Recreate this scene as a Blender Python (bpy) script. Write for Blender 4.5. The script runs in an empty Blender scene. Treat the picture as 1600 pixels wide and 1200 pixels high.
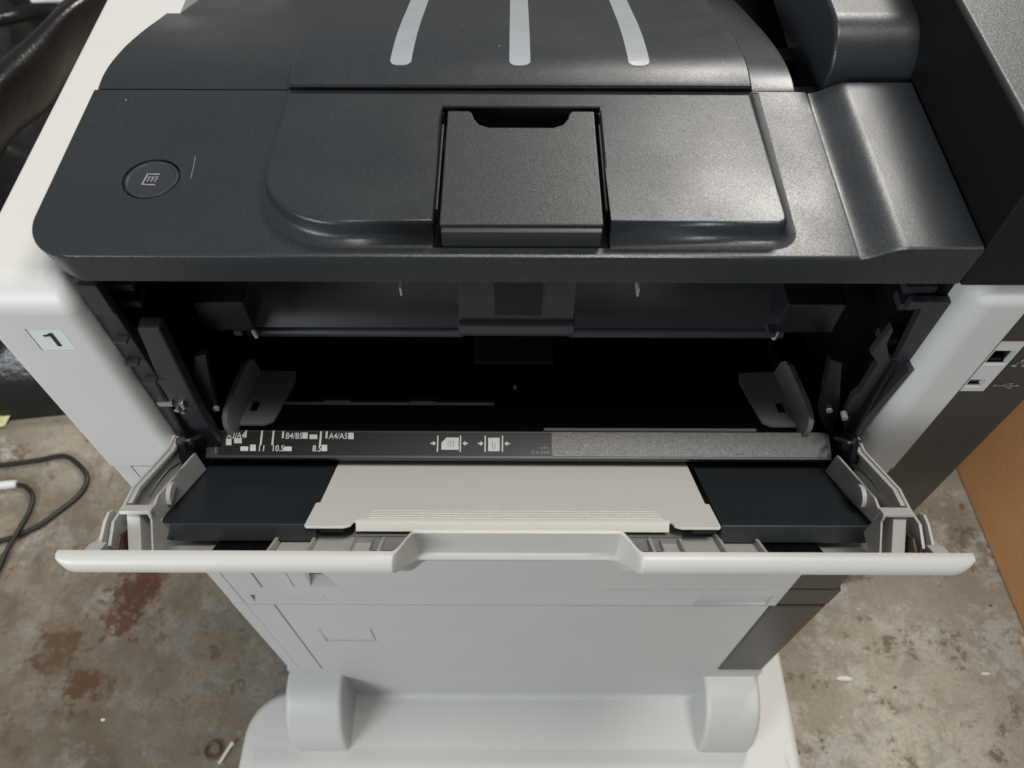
import bpy, bmesh, math, random
from mathutils import Vector, Matrix, noise
R = math.radians
random.seed(4)
S = bpy.context.scene
COL = S.collection

# ------------------------------------------------------------------ camera
CAMP = Vector((0.0, -0.205, 1.0)); PITCH = R(56.16); FPX = 1250.0
cd = bpy.data.cameras.new('camera'); cam = bpy.data.objects.new('camera', cd); COL.objects.link(cam)
cam.location = CAMP; cam.rotation_euler = (math.pi/2 - PITCH, 0, 0)
cam.rotation_euler = (Matrix.Rotation(math.pi/2-PITCH, 3, 'X') @ Matrix.Rotation(R(0.2), 3, 'Z')).to_euler()
cd.sensor_width = 36; cd.lens = 36*FPX/1600; cd.clip_start = .01; cd.clip_end = 60
cd.dof.use_dof = True; cd.dof.focus_distance = .40; cd.dof.aperture_fstop = 15
S.camera = cam
S.view_settings.view_transform = 'Standard'; S.view_settings.look = 'None'
S.view_settings.exposure = 0.0; S.view_settings.gamma = 1

# ------------------------------------------------------------------ light of the room
W = bpy.data.worlds.new('World'); S.world = W; W.use_nodes = True
W.node_tree.nodes['Background'].inputs[0].default_value = (.90, .94, 1, 1)
W.node_tree.nodes['Background'].inputs[1].default_value = .20
def area(name, loc, target, sx, sy, power, col):
    l = bpy.data.lights.new(name, 'AREA'); l.shape = 'RECTANGLE'; l.size = sx; l.size_y = sy
    l.energy = power; l.color = col
    o = bpy.data.objects.new(name, l); COL.objects.link(o); o.location = loc
    o.rotation_euler = (Vector(target)-Vector(loc)).to_track_quat('-Z', 'Y').to_euler()
area('ceiling_lamp_back', (1.0, 2.2, 2.75), (.1, .1, .7), .9, .5, 74, (1, .955, .89))
area('left_fill_light', (-1.1, -1.1, 1.12), (-.05, 0, .42), .7, .4, 20.5, (.90, .96, 1))  # unseen low fill added to brighten the front faces from the left
area('ceiling_lamp_front', (.28, -.24, 2.75), (.1, 0, .6), .7, .35, 36, (1, .96, .90))

# ------------------------------------------------------------------ measuring helpers
D = Vector((0, math.cos(PITCH), -math.sin(PITCH))); U = Vector((0, math.sin(PITCH), math.cos(PITCH)))
def ray(px, py): return D + Vector((1, 0, 0))*((px-800)/FPX) + U*((600-py)/FPX)
def onY(px, py, Y): r = ray(px, py); return CAMP + r*((Y-CAMP.y)/r.y)
def onZ(px, py, Z): r = ray(px, py); return CAMP + r*((Z-CAMP.z)/r.z)
def onP(px, py, p, n): r = ray(px, py); return CAMP + r*((Vector(p)-CAMP).dot(n)/r.dot(n))

# ------------------------------------------------------------------ materials
def mat(name, col, rough=.5, grain=0, gscale=1500, spec=.5, metal=0, var=0, vscale=6, rvar=0, coat=0, dust=0, fleck=0):
    m = bpy.data.materials.new(name); m.use_nodes = True; nt = m.node_tree; N = nt.nodes; L = nt.links
    b = N['Principled BSDF']; b.inputs['Roughness'].default_value = rough; b.inputs['Metallic'].default_value = metal
    b.inputs['Specular IOR Level'].default_value = spec; b.inputs['Coat Weight'].default_value = coat
    c = (*col, 1); b.inputs['Base Color'].default_value = c
    tc = N.new('ShaderNodeTexCoord')
    if var or dust:
        n = N.new('ShaderNodeTexNoise'); n.inputs['Scale'].default_value = vscale; n.inputs['Detail'].default_value = 6
        L.new(tc.outputs['Object'], n.inputs['Vector'])
        mx = N.new('ShaderNodeMix'); mx.data_type = 'RGBA'
        mx.inputs[6].default_value = tuple(x*(1-var) for x in col)+(1,); mx.inputs[7].default_value = tuple(min(1, x*(1+var)) for x in col)+(1,)
        L.new(n.outputs['Fac'], mx.inputs[0]); out = mx.outputs[2]
        if dust:
            d = N.new('ShaderNodeTexVoronoi'); d.inputs['Scale'].default_value = 160; L.new(tc.outputs['Object'], d.inputs['Vector'])
            dr = N.new('ShaderNodeMapRange'); dr.inputs[1].default_value = .055; dr.inputs[2].default_value = .035
            L.new(d.outputs['Distance'], dr.inputs[0])
            # only a fraction of the cells carry a speck
            sp = N.new('ShaderNodeSeparateColor'); L.new(d.outputs['Color'], sp.inputs[0])
            gt = N.new('ShaderNodeMath'); gt.operation = 'GREATER_THAN'; gt.inputs[1].default_value = 1-dust; L.new(sp.outputs[0], gt.inputs[0])
            mu = N.new('ShaderNodeMath'); mu.operation = 'MULTIPLY'; L.new(dr.outputs[0], mu.inputs[0]); L.new(gt.outputs[0], mu.inputs[1])
            m2 = N.new('ShaderNodeMix'); m2.data_type = 'RGBA'; L.new(mu.outputs[0], m2.inputs[0]); L.new(out, m2.inputs[6]); m2.inputs[7].default_value = (.45, .44, .42, 1)
            out = m2.outputs[2]
        L.new(out, b.inputs['Base Color'])
    if fleck:                                    # fine moulded texture of the plastic
        n = N.new('ShaderNodeTexNoise'); n.inputs['Scale'].default_value = gscale*.8; n.inputs['Detail'].default_value = 1
        L.new(tc.outputs['Object'], n.inputs['Vector'])
        mr = N.new('ShaderNodeMapRange'); mr.inputs[1].default_value = .35; mr.inputs[2].default_value = .65
        mr.inputs[3].default_value = spec*(1-fleck); mr.inputs[4].default_value = spec*(1+fleck)
        L.new(n.outputs['Fac'], mr.inputs[0]); L.new(mr.outputs[0], b.inputs['Specular IOR Level'])
        hs = N.new('ShaderNodeHueSaturation'); mv = N.new('ShaderNodeMapRange'); mv.inputs[1].default_value = .35; mv.inputs[2].default_value = .65
        mv.inputs[3].default_value = 1-fleck*.16; mv.inputs[4].default_value = 1+fleck*.16
        L.new(n.outputs['Fac'], mv.inputs[0]); L.new(mv.outputs[0], hs.inputs['Value'])
        if b.inputs['Base Color'].is_linked: L.new(b.inputs['Base Color'].links[0].from_socket, hs.inputs['Color'])
        else: hs.inputs['Color'].default_value = c
        L.new(hs.outputs[0], b.inputs['Base Color'])
    if rvar:
        n = N.new('ShaderNodeTexNoise'); n.inputs['Scale'].default_value = 22; n.inputs['Detail'].default_value = 5
        L.new(tc.outputs['Object'], n.inputs['Vector'])
        mr = N.new('ShaderNodeMapRange'); mr.inputs[1].default_value = .3; mr.inputs[2].default_value = .7
        mr.inputs[3].default_value = rough-rvar; mr.inputs[4].default_value = rough+rvar
        L.new(n.outputs['Fac'], mr.inputs[0]); L.new(mr.outputs[0], b.inputs['Roughness'])
    if grain:
        n = N.new('ShaderNodeTexNoise'); n.inputs['Scale'].default_value = gscale; n.inputs['Detail'].default_value = 2
        L.new(tc.outputs['Object'], n.inputs['Vector'])
        bp = N.new('ShaderNodeBump'); bp.inputs['Strength'].default_value = grain; bp.inputs['Distance'].default_value = .35/gscale
        L.new(n.outputs['Fac'], bp.inputs['Height']); L.new(bp.outputs[0], b.inputs['Normal'])
    return m
M = {
 'grey':  mat('light_grey_plastic', (.50, .50, .48), .45, .10, 1300, var=.045, vscale=11, rvar=.06, dust=.02),
 'white': mat('offwhite_plastic', (.47, .465, .44), .42, .06, 1300, var=.03),
 'tray':  mat('warm_grey_tray_plastic', (.74, .73, .685), .45, .12, 1300, var=.03),
 'lid':   mat('slate_plastic', (.020, .0232, .0265), .35, .32, 2700, spec=.38, fleck=.45, var=.10, rvar=.07, dust=.02),
 'flap':  mat('charcoal_plastic', (.030, .031, .032), .38, .45, 2300, spec=.32, fleck=.4, var=.06),
 'dark':  mat('dark_plastic', (.020, .023, .027), .42, .15, 2400, dust=.02),
 'wing':  mat('blue_black_plastic', (.022, .027, .032), .40, .15, 2400, var=.1, dust=.03),
 'black': mat('black_plastic', (.005, .005, .006), .5, .15, 1100, spec=.25),
 'pitch': mat('inner_black_and_shade', (.003, .003, .004), .6, spec=.12),  # black inner parts, and strips that stand for shade in gaps
 'brown': mat('dark_brown_plastic', (.026, .020, .017), .38, .12, 1100),
 'label': mat('label_film', (.015, .013, .013), .38, .05, 900, spec=.22),
 'strip': mat('sparkling_textured_plastic', (.072, .071, .070), .36, .6, 2300, fleck=.5),
 'guide': mat('guide_grey_plastic', (.23, .235, .23), .42, .1),
 'frame': mat('inner_frame_plastic', (.019, .020, .024), .45, .1),
 'inner': mat('inner_cover_plastic', (.006, .007, .009), .33, .08),
 'ink':   mat('white_ink', (.62, .64, .62), .6),
 'inkdim':mat('grey_ink', (.22, .23, .24), .6),
 'blackink': mat('black_ink', (.01, .01, .012), .5),
 'plate': mat('pale_number_plate', (.56, .60, .60), .4),
 'tape':  mat('translucent_grey_tape', (.26, .28, .30), .36, .2, 400, var=.1, vscale=90),
 'steel': mat('bright_steel', (.55, .56, .58), .3, metal=1),
 'cable': mat('black_rubber', (.012, .011, .010), .45),
 'card':  mat('cardboard', (.50, .245, .095), .75, .4, 200, var=.12, vscale=14),
 'leather': mat('black_vinyl', (.009, .008, .007), .30, .3, 170, var=.25, vscale=5),
 'yellow': mat('pale_yellow_paper', (.68, .64, .33), .7, var=.05),
 'wood':  mat('pale_wood', (.62, .45, .27), .7, .3, 300, var=.2, vscale=60),
 'crumb': mat('pale_crumb', (.62, .58, .50), .8), 'dcrumb': mat('dark_crumb', (.04, .03, .025), .8),
 'rust':  mat('rusty_steel', (.10, .055, .035), .6, metal=.3),
 'gap_shade': mat('gap_black', (.006, .006, .006), .7),  # black that stands for the shade inside open seams
}

def floor_material():
    m = bpy.data.materials.new('stained_concrete'); m.use_nodes = True; nt = m.node_tree; N = nt.nodes; L = nt.links
    b = N['Principled BSDF']; b.inputs['Specular IOR Level'].default_value = .18; tc = N.new('ShaderNodeTexCoord')
    def nz(scale, det=8, rough=.6, dist=0):
        n = N.new('ShaderNodeTexNoise'); n.inputs['Scale'].default_value = scale; n.inputs['Detail'].default_value = det
        n.inputs['Roughness'].default_value = rough; n.inputs['Distortion'].default_value = dist
        L.new(tc.outputs['Object'], n.inputs['Vector']); return n.outputs['Fac']
    def rng(v, a, c, lo=0., hi=1.):
        r = N.new('ShaderNodeMapRange'); r.inputs[1].default_value = a; r.inputs[2].default_value = c
        r.inputs[3].default_value = lo; r.inputs[4].default_value = hi; L.new(v, r.inputs[0]); return r.outputs[0]
    def mix(f, a, c):
        x = N.new('ShaderNodeMix'); x.data_type = 'RGBA'
        L.new(f, x.inputs[0])
        for i, v in ((6, a), (7, c)):
            if isinstance(v, tuple): x.inputs[i].default_value = v
            else: L.new(v, x.inputs[i])
        return x.outputs[2]
    def math2(op, a, c):
        x = N.new('ShaderNodeMath'); x.operation = op
        for i, v in ((0, a), (1, c)):
            if isinstance(v, (int, float)): x.inputs[i].default_value = v
            else: L.new(v, x.inputs[i])
        return x.outputs[0]
    c = mix(rng(nz(3.2), .38, .62), (.20, .168, .118, 1), (.40, .358, .285, 1))
    c = mix(rng(nz(8.5, 14, .8), .51, .55), c, (.40, .38, .345, 1))            # bare grey patches
    c = mix(rng(nz(26, 12, .78, .6), .50, .60), c, (.27, .24, .19, 1))
    c = mix(rng(nz(19, 14, .82), .55, .585, 0, .9), c, (.125, .085, .048, 1))    # ochre scabs
    c = mix(rng(nz(70, 6, .7), .64, .70, 0, .8), c, (.10, .085, .065, 1))      # dark pits
    c = mix(rng(nz(60, 6, .7, .4), .36, .31), c, (.42, .39, .33, 1))           # pale flecks
    c = mix(rng(nz(230, 3, .6), .35, .65, 0, .35), c, (.16, .145, .12, 1))     # grit
    def blot(p, r, col, c, amp=.55, nscale=22, mx=.85):
        v = N.new('ShaderNodeVectorMath'); v.operation = 'DISTANCE'; L.new(tc.outputs['Object'], v.inputs[0]); v.inputs[1].default_value = (p.x, p.y, 0)
        d = math2('DIVIDE', v.outputs['Value'], r)
        d = math2('ADD', d, math2('MULTIPLY', math2('SUBTRACT', nz(nscale, 8, .7), .5), 3.2*amp*2))
        return mix(rng(d, 1.15, .45, 0, mx), c, col)
    c = blot(onZ(280, 1080, 0), .34, (.075, .060, .042, 1), c, .5, 14, .62)  # two wide blots: brown dirt plus shade painted into the floor beside the stand
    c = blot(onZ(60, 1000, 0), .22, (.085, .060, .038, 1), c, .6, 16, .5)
    c = blot(onZ(215, 925, 0), .034, (.052, .020, .012, 1), c, .95, 60)
    c = blot(onZ(232, 900, 0), .020, (.07, .024, .013, 1), c, .95, 70)
    c = blot(onZ(190, 975, 0), .020, (.07, .024, .013, 1), c, .95, 70)
    c = blot(onZ(135, 1075, 0), .026, (.075, .032, .014, 1), c, .95, 66)
    c = blot(onZ(90, 1020, 0), .03, (.075, .042, .022, 1), c, .95, 66)
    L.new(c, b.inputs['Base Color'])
    L.new(rng(nz(9), .35, .65, .42, .75), b.inputs['Roughness'])
    bp = N.new('ShaderNodeBump'); bp.inputs['Strength'].default_value = .6; bp.inputs['Distance'].default_value = .003
    L.new(nz(70, 10, .75), bp.inputs['Height']); L.new(bp.outputs[0], b.inputs['Normal'])
    return m

# ------------------------------------------------------------------ building helpers
def origin(p):
    v = Vector((0, 0, 0))
    while p: v += p.location; p = p.parent
    return v
def smooth(me, ang=35):
    for p in me.polygons: p.use_smooth = True
    me.set_sharp_from_angle(angle=R(ang))
def link(name, bm, m, parent=None, ang=35, flat=False):
    off = origin(parent)
    bmesh.ops.recalc_face_normals(bm, faces=bm.faces)
    for v in bm.verts: v.co -= off
    me = bpy.data.meshes.new(name); bm.to_mesh(me); bm.free()
    if not flat: smooth(me, ang)
    o = bpy.data.objects.new(name, me); COL.objects.link(o); o.parent = parent
    if not flat:
        w = o.modifiers.new('w', 'WEIGHTED_NORMAL'); w.keep_sharp = True; w.weight = 60
    for x in (m if isinstance(m, list) else [m]): me.materials.append(M[x] if isinstance(x, str) else x)
    return o
def B(): return bmesh.new()
def bevel(bm, edges, off, seg=3):
    edges = [e for e in edges if e.is_valid]
    if edges: bmesh.ops.bevel(bm, geom=edges, offset=off, segments=seg, profile=.5, affect='EDGES', clamp_overlap=True)
def box(bm, x0, x1, y0, y1, z0, z1, bev=0, seg=2):
    g = bmesh.ops.create_cube(bm, size=1)['verts']
    for v in g:
        v.co = Vector((x0 if v.co.x < 0 else x1, y0 if v.co.y < 0 else y1, z0 if v.co.z < 0 else z1))
    if bev: bevel(bm, list({e for v in g for e in v.link_edges}), bev, seg)
    return g
def prism(bm, pts, axis, a, b, bev=0, seg=2):
    """closed polygon extruded along an axis: 'x' takes (y,z), 'y' takes (x,z), 'z' takes (x,y)"""
    def mk(p, t): return {'x': (t, p[0], p[1]), 'y': (p[0], t, p[1]), 'z': (p[0], p[1], t)}[axis]
    v0 = [bm.verts.new(mk(p, a)) for p in pts]; v1 = [bm.verts.new(mk(p, b)) for p in pts]
    n = len(pts); bm.faces.new(v0); bm.faces.new(v1[::-1])
    for i in range(n): bm.faces.new((v0[i], v0[(i+1) % n], v1[(i+1) % n], v1[i]))
    if bev:
        es = list({e for v in v0+v1 for e in v.link_edges}); bmesh.ops.recalc_face_normals(bm, faces=bm.faces)
        es = [e for e in es if len(e.link_faces) == 2 and e.calc_face_angle(0) > R(25)]
        bevel(bm, es, bev, seg)
def loft(bm, rings, cap0=True, cap1=True, closed=True):
    vs = [[bm.verts.new(p) for p in r] for r in rings]; n = len(vs[0])
    for a, b in zip(vs, vs[1:]):
        for i in range(n if closed else n-1):
            try: bm.faces.new((a[i], a[(i+1) % n], b[(i+1) % n], b[i]))
            except ValueError: pass
    if cap0: bm.faces.new(vs[0])
    if cap1: bm.faces.new(vs[-1][::-1])
    return vs
def hexa(bm, top, bot):  # two quads
    loft(bm, [top, bot])
def frame_of(n):
    n = Vector(n).normalized(); a = Vector((1, 0, 0)) if abs(n.x) < .9 else Vector((0, 1, 0))
    u = n.cross(a).normalized(); return u, n.cross(u)
def cyl(bm, p, q, r0, r1=None, seg=20, bev=0):
    p, q = Vector(p), Vector(q); r1 = r0 if r1 is None else r1; u, v = frame_of(q-p)
    loft(bm, [[c + (u*math.cos(2*math.pi*i/seg)+v*math.sin(2*math.pi*i/seg))*r for i in range(seg)] for c, r in ((p, r0), (q, r1))])
def tube(bm, pts, rad, seg=10):
    pts = [Vector(p) for p in pts]; rings = []; up = None
    for i, p in enumerate(pts):
        t = (pts[min(i+1, len(pts)-1)]-pts[max(i-1, 0)]).normalized()
        if up is None: up, _ = frame_of(t)
        up = (up - t*up.dot(t)).normalized(); w = t.cross(up)
        r = rad[i] if isinstance(rad, list) else rad
        ru, rw = r if isinstance(r, tuple) else (r, r)
        rings.append([p + up*math.cos(2*math.pi*k/seg)*ru + w*math.sin(2*math.pi*k/seg)*rw for k in range(seg)])
    loft(bm, rings)
def spline(ps, n=8):
    ps = [Vector(p) for p in ps]; q = [ps[0]*2-ps[1]]+ps+[ps[-1]*2-ps[-2]]; out = []
    for i in range(1, len(q)-2):
        for k in range(n):
            t = k/n; a, b, c, d = q[i-1:i+3]
            out.append(.5*((2*b)+(c-a)*t+(2*a-5*b+4*c-d)*t*t+(3*b-a-3*c+d)*t**3))
    return out+[ps[-1]]
def arc(cx, cy, r, a0, a1, n=8):
    return [(cx+r*math.cos(R(a0+(a1-a0)*i/n)), cy+r*math.sin(R(a0+(a1-a0)*i/n))) for i in range(n+1)]
def cut(o, cutters):
    tmp = []
    for bm in cutters:
        off = origin(o)
        bmesh.ops.recalc_face_normals(bm, faces=bm.faces)
        for v in bm.verts: v.co -= (off)
        me = bpy.data.meshes.new('c'); bm.to_mesh(me); bm.free(); c = bpy.data.objects.new('c', me); COL.objects.link(c)
        c.location = off
        md = o.modifiers.new('b', 'BOOLEAN'); md.operation = 'DIFFERENCE'; md.solver = 'EXACT'; md.object = c; tmp.append(c)
    bpy.context.view_layer.update()
    dg = bpy.context.evaluated_depsgraph_get(); me = bpy.data.meshes.new_from_object(o.evaluated_get(dg))
    o.modifiers.clear(); o.data = me; smooth(me)
    w = o.modifiers.new('w', 'WEIGHTED_NORMAL'); w.keep_sharp = True; w.weight = 60
    for c in tmp: bpy.data.objects.remove(c)
def thing(name, label, cat, loc=(0, 0, 0), group=None):
    o = bpy.data.objects.new(name, None); COL.objects.link(o); o.location = loc; o['label'] = label; o['category'] = cat
    o.empty_display_size = .05
    if group: o['group'] = group
    return o
def tag(o, label, cat, group=None):
    o['label'] = label; o['category'] = cat
    if group: o['group'] = group
    return o
def flat_on(bm, pts):  # a thin print made of one polygon
    bm.faces.new([bm.verts.new(p) for p in pts])
def text_bm(bm, s, pos, right, up, size, align='LEFT', bold=0, width=None):
    cu = bpy.data.curves.new('t', 'FONT'); cu.body = s; cu.size = size; cu.align_x = align; cu.offset = bold; cu.resolution_u = 3
    o = bpy.data.objects.new('t', cu); COL.objects.link(o); bpy.context.view_layer.update()
    me = bpy.data.meshes.new_from_object(o.evaluated_get(bpy.context.evaluated_depsgraph_get()))
    sx = 1
    if width: sx = width/max(1e-6, (max(v.co.x for v in me.vertices)-min(v.co.x for v in me.vertices)))
    for v in me.vertices: v.co = Vector(pos) + Vector(right)*v.co.x*sx + Vector(up)*v.co.y
    bm.from_mesh(me); bpy.data.objects.remove(o); bpy.data.curves.remove(cu)
def rect_px(bm, f, x0, y0, x1, y1): flat_on(bm, [f(x0, y0), f(x1, y0), f(x1, y1), f(x0, y1)])

# ================================================================== the floor
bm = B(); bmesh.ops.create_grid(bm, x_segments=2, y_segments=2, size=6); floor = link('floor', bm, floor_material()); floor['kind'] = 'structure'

# ================================================================== the printer
XL, XR, XD = -.2205, .2075, .2475      # left flank, right end of the light front, right flank
ZS, ZT, ZB = .613, .757, .383         # seam under the columns, shoulder, bottom of the printer
PR = thing('office_printer', 'large grey and black laser printer with its front feed tray folded open', 'printer', (0, .15, ZB))

def vedge(bm, pred): return [e for e in bm.edges if pred(e.verts[0].co, e.verts[1].co)]
def near(a, b): return abs(a-b) < 1e-5
# --- left column with the number 1
bm = B(); box(bm, XL, -.1765, 0, .42, ZS, ZT)
bevel(bm, vedge(bm, lambda a, b: near(a.y, 0) and near(b.y, 0) and near(a.z, ZT) and near(b.z, ZT)), .014, 8)
bevel(bm, vedge(bm, lambda a, b: near(a.x, -.1765) and near(b.x, -.1765) and a.y < .015 and b.y < .015), .007, 6)
bevel(bm, vedge(bm, lambda a, b: near(a.x, XL) and near(b.x, XL) and a.y < .4), .0035, 3)
col = link('left_column', bm, 'grey', PR)
cutter = B(); q = [onY(39, 517, 0), onY(95, 517, 0), onY(119, 550, 0), onY(66, 551, 0)]
x0, x1, z0, z1 = -.2042, -.1888, .7187, .7342
box(cutter, x0, x1, -.002, .0006, z0, z1); cut(col, [cutter])
bm = B(); box(bm, x0+.0003, x1-.0003, .0002, .003, z0+.0003, z1-.0003, .0002); link('number_plate', bm, 'plate', PR)
bm = B(); cx, cz = -.1964, .7222
pts = [(cx+.0006, cz), (cx+.0024, cz), (cx+.0024, cz+.0092), (cx+.0010, cz+.0092), (cx-.0002, cz+.0082), (cx-.0022, cz+.0077), (cx-.0022, cz+.0066), (cx+.0006, cz+.0070)]
prism(bm, pts, 'y', 0, .0004); link('number_one', bm, 'blackink', PR, flat=True)
# --- right column
bm = B(); box(bm, .1835, XR, 0, .42, ZS, ZT+.003)
bevel(bm, vedge(bm, lambda a, b: near(a.y, 0) and near(b.y, 0) and near(a.z, ZT+.003) and near(b.z, ZT+.003)), .010, 6)
bevel(bm, vedge(bm, lambda a, b: near(a.x, .1835) and near(b.x, .1835) and a.y < .015 and b.y < .015), .012, 8)
rc = link('right_column', bm, 'grey', PR)
# --- dark port panel along the right flank
bm = B(); box(bm, XR+.0006, XD, .0015, .42, .419, .7605)
bevel(bm, vedge(bm, lambda a, b: near(a.x, XD) and near(b.x, XD) and near(a.y, .0015) and near(b.y, .0015)), .006, 4)
sp = link('side_panel', bm, 'brown', PR)
c = B(); box(c, XR+.002, .2215, -.01, .0035, .6865, .7262)
c2 = B(); box(c2, .2105, .2210, -.01, .014, .7080, .7190)
c3 = B(); box(c3, .2105, .2183, -.01, .012, .6905, .6965)
cut(sp, [c, c2, c3])
bm = B(); box(bm, XR+.0022, .2213, .0018, .0045, .6867, .7260, .0003); pp = link('port_plate', bm, 'grey', PR)
c2 = B(); box(c2, .2105, .2205, -.01, .02, .7080, .7190); c3 = B(); box(c3, .2105, .2180, -.01, .02, .6905, .6965); cut(pp, [c2, c3])
bm = B(); box(bm, .2095, .2215, .012, .013, .7070, .7200); box(bm, .2130, .2185, .004, .012, .7085, .7105, .0003); link('network_port', bm, ['black'], PR)
bm = B(); box(bm, .2095, .2195, .0100, .011, .6895, .6975); box(bm, .2120, .2168, .0035, .010, .6925, .6950, .0003); link('usb_port', bm, 'dark', PR)
bm = B(); y = .0012                                  # the trident mark and the network mark
def bar(bm, a, b, w, y=y):
    a, b = Vector(a), Vector(b); d = (b-a).normalized(); n = Vector((-d.y, d.x))*w/2
    flat_on(bm, [(p.x, y, p.y) for p in (a+n, b+n, b-n, a-n)])
cz = .6925
bar(bm, (.2235, cz), (.2335, cz), .0005); bar(bm, (.2265, cz), (.2282, cz+.0016), .0004); bar(bm, (.2282, cz+.0016), (.2302, cz+.0016), .0004)
bar(bm, (.2280, cz), (.2298, cz-.0016), .0004); bar(bm, (.2298, cz-.0016), (.2315, cz-.0016), .0004)
for c, r in (((.2235, cz), .0009), ((.2304, cz+.0016), .0007)): flat_on(bm, [(c[0]+r*math.cos(i*.7854), y, c[1]+r*math.sin(i*.7854)) for i in range(8)])
flat_on(bm, [(.2330, y, cz+.0009), (.2350, y, cz), (.2330, y, cz-.0009)]); bar(bm, (.2312, cz-.0023), (.2312, cz-.0009), .0014)
for bx, bz in ((.2262, .7125), (.2240, .7085), (.2284, .7085)): bar(bm, (bx-.0011, bz), (bx+.0011, bz), .0017)
bar(bm, (.2262, .7118), (.2262, .7105), .0004); bar(bm, (.2240, .7105), (.2284, .7105), .0004)
link('port_symbols', bm, 'inkdim', PR, flat=True)
# seams on the side panel
bm = B(); box(bm, XR+.0006, XD-.001, .0032, .41, .4160, .4190); link('panel_gap', bm, 'gap_shade', PR)
bm = B(); box(bm, XR+.0006, XD+.0002, .0012, .42, ZB+.0016, .4158, .0006); link('lower_side_panel', bm, 'brown', PR)
bm = B(); box(bm, XR-.0006, XR+.0008, .0022, .40, ZB, ZT); link('column_gap', bm, 'gap_shade', PR)

# --- lid plate (rounded front left corner, ramp up on the right)
ZL, LB, LYB = .779, .7615, .0985
def lz(x):
    if x <= .1290: return ZL
    t = min(1, (x-.1290)/.017); return ZL - .0008 + .0058*(t*t*(3-2*t))
def lyf(x):
    r = .019; d = x-(-.1845)
    return 0 if d > r else r-math.sqrt(max(0, r*r-(r-d)**2))
xs = [-.1845+.019*(1-math.cos(i*math.pi/2/12)) for i in range(13)]+[-.12, -.06, 0, .06, .12, .1288, .1291]+[.1291+.0169*i/10 for i in range(1, 11)]+[.160, .1735]
def ring(x):
    f, z = lyf(x), lz(x)
    k = min(1, (x+.1845)/.019)
    bb = .004*(1-k)
    return [(x, LYB, z), (x, f+.0013, z), (x, f+.0004, z-.0004), (x, f, z-.0013), (x, f+.0012+bb, LB+.002), (x, f+.0030+bb, LB), (x, LYB, LB)]
bm = B(); loft(bm, [ring(x) for x in xs]); lid = link('lid', bm, 'lid', PR, 28)
# round button pressed into the lid
bc = onZ(235, 281, ZL)
c = B(); cyl(c, (bc.x, bc.y, ZL-.003), (bc.x, bc.y, ZL+.004), .0115, seg=48); 
c2 = B(); box(c2, -.0300, .0370, .0046, .079, ZL-.006, ZL+.002)
cut(lid, [c, c2])
bm = B(); seg = 48
loft(bm, [[(bc.x+r*math.cos(2*math.pi*i/seg), bc.y+r*math.sin(2*math.pi*i/seg), z) for i in range(seg)] for r, z in ((.0106, ZL-.003), (.0106, ZL-.0003), (.0102, ZL+.0001), (.0096, ZL+.0001), (.0091, ZL-.0004), (.005, ZL-.0007), (.0002, ZL-.0007))])
bt = link('button', bm, 'dark', PR)
bm = B()
def seg3(bm, pts, r=.00032, z=ZL-.0004): tube(bm, [(bc.x+a, bc.y+b, z) for a, b in pts], r, 6)
seg3(bm, [(.0026, .0030), (-.0022, .0030), (-.0030, -.0030), (.0022, -.0032)])
for i, dx in enumerate((-.0012, .0003, .0018)):
    seg3(bm, [(dx+.0006, .0016), (dx-.0004, .0009), (dx+.0006, .0001), (dx-.0004, -.0007), (dx+.0004, -.0015)], .00024)
link('button_symbol', bm, 'guide', bt)
bm = B(); s0, s1 = onZ(304, 245, ZL), onZ(297, 280, ZL); tube(bm, [(s0.x, s0.y, ZL), ((s0.x+s1.x)/2+.0002, (s0.y+s1.y)/2, ZL+.00004), (s1.x, s1.y, ZL)], .00009, 5)
link('scratch', bm, 'inkdim', lid)

# --- raised panel with the large round corner, notched for the flap
ZP = .7865
px0, px1, py0, py1 = -.0975, .1030, .0095, .0910
def outline(o):
    r1, r2, r3 = .033+o, .0045+o, .0015+o
    a0, a1, b0, b1 = px0-o, px1+o, py0-o, (py1 if o < .0009 else .0978)
    return arc(a0+r1, b0+r1, r1, 180, 270, 16) + arc(a1-r2, b0+r2, r2, 270, 360, 6) + [(a1, b1-.001), (a1, b1), (a0, b1), (a0, b1-.001)]
rs = []
for o, z in ((.0062, ZL-.0006), (.0060, ZL-.0002), (.0048, ZL+.0001), (.0024, ZL+.0005), (.0010, ZL+.0014), (.0004, ZL+.0028), (0, ZP-.0016), (-.0003, ZP-.0007), (-.0010, ZP-.0001), (-.0018, ZP)):
    rs.append([(x, y, z if z < ZL+.0003 else ZL+.0003+(z-ZL-.0003)*(1.10-.60*(y-py0)/.080)) for x, y in outline(o)])
bm = B(); loft(bm, rs); pan = link('raised_panel', bm, 'lid', PR, 28)
c = B(); prism(c, [(-.0300, -.02), (.0370, -.02), (.0362, .0765), (.0345, .0783), (-.0285, .0783), (-.0302, .0765)], 'z', .76, .80)
cut(pan, [c])
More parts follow.
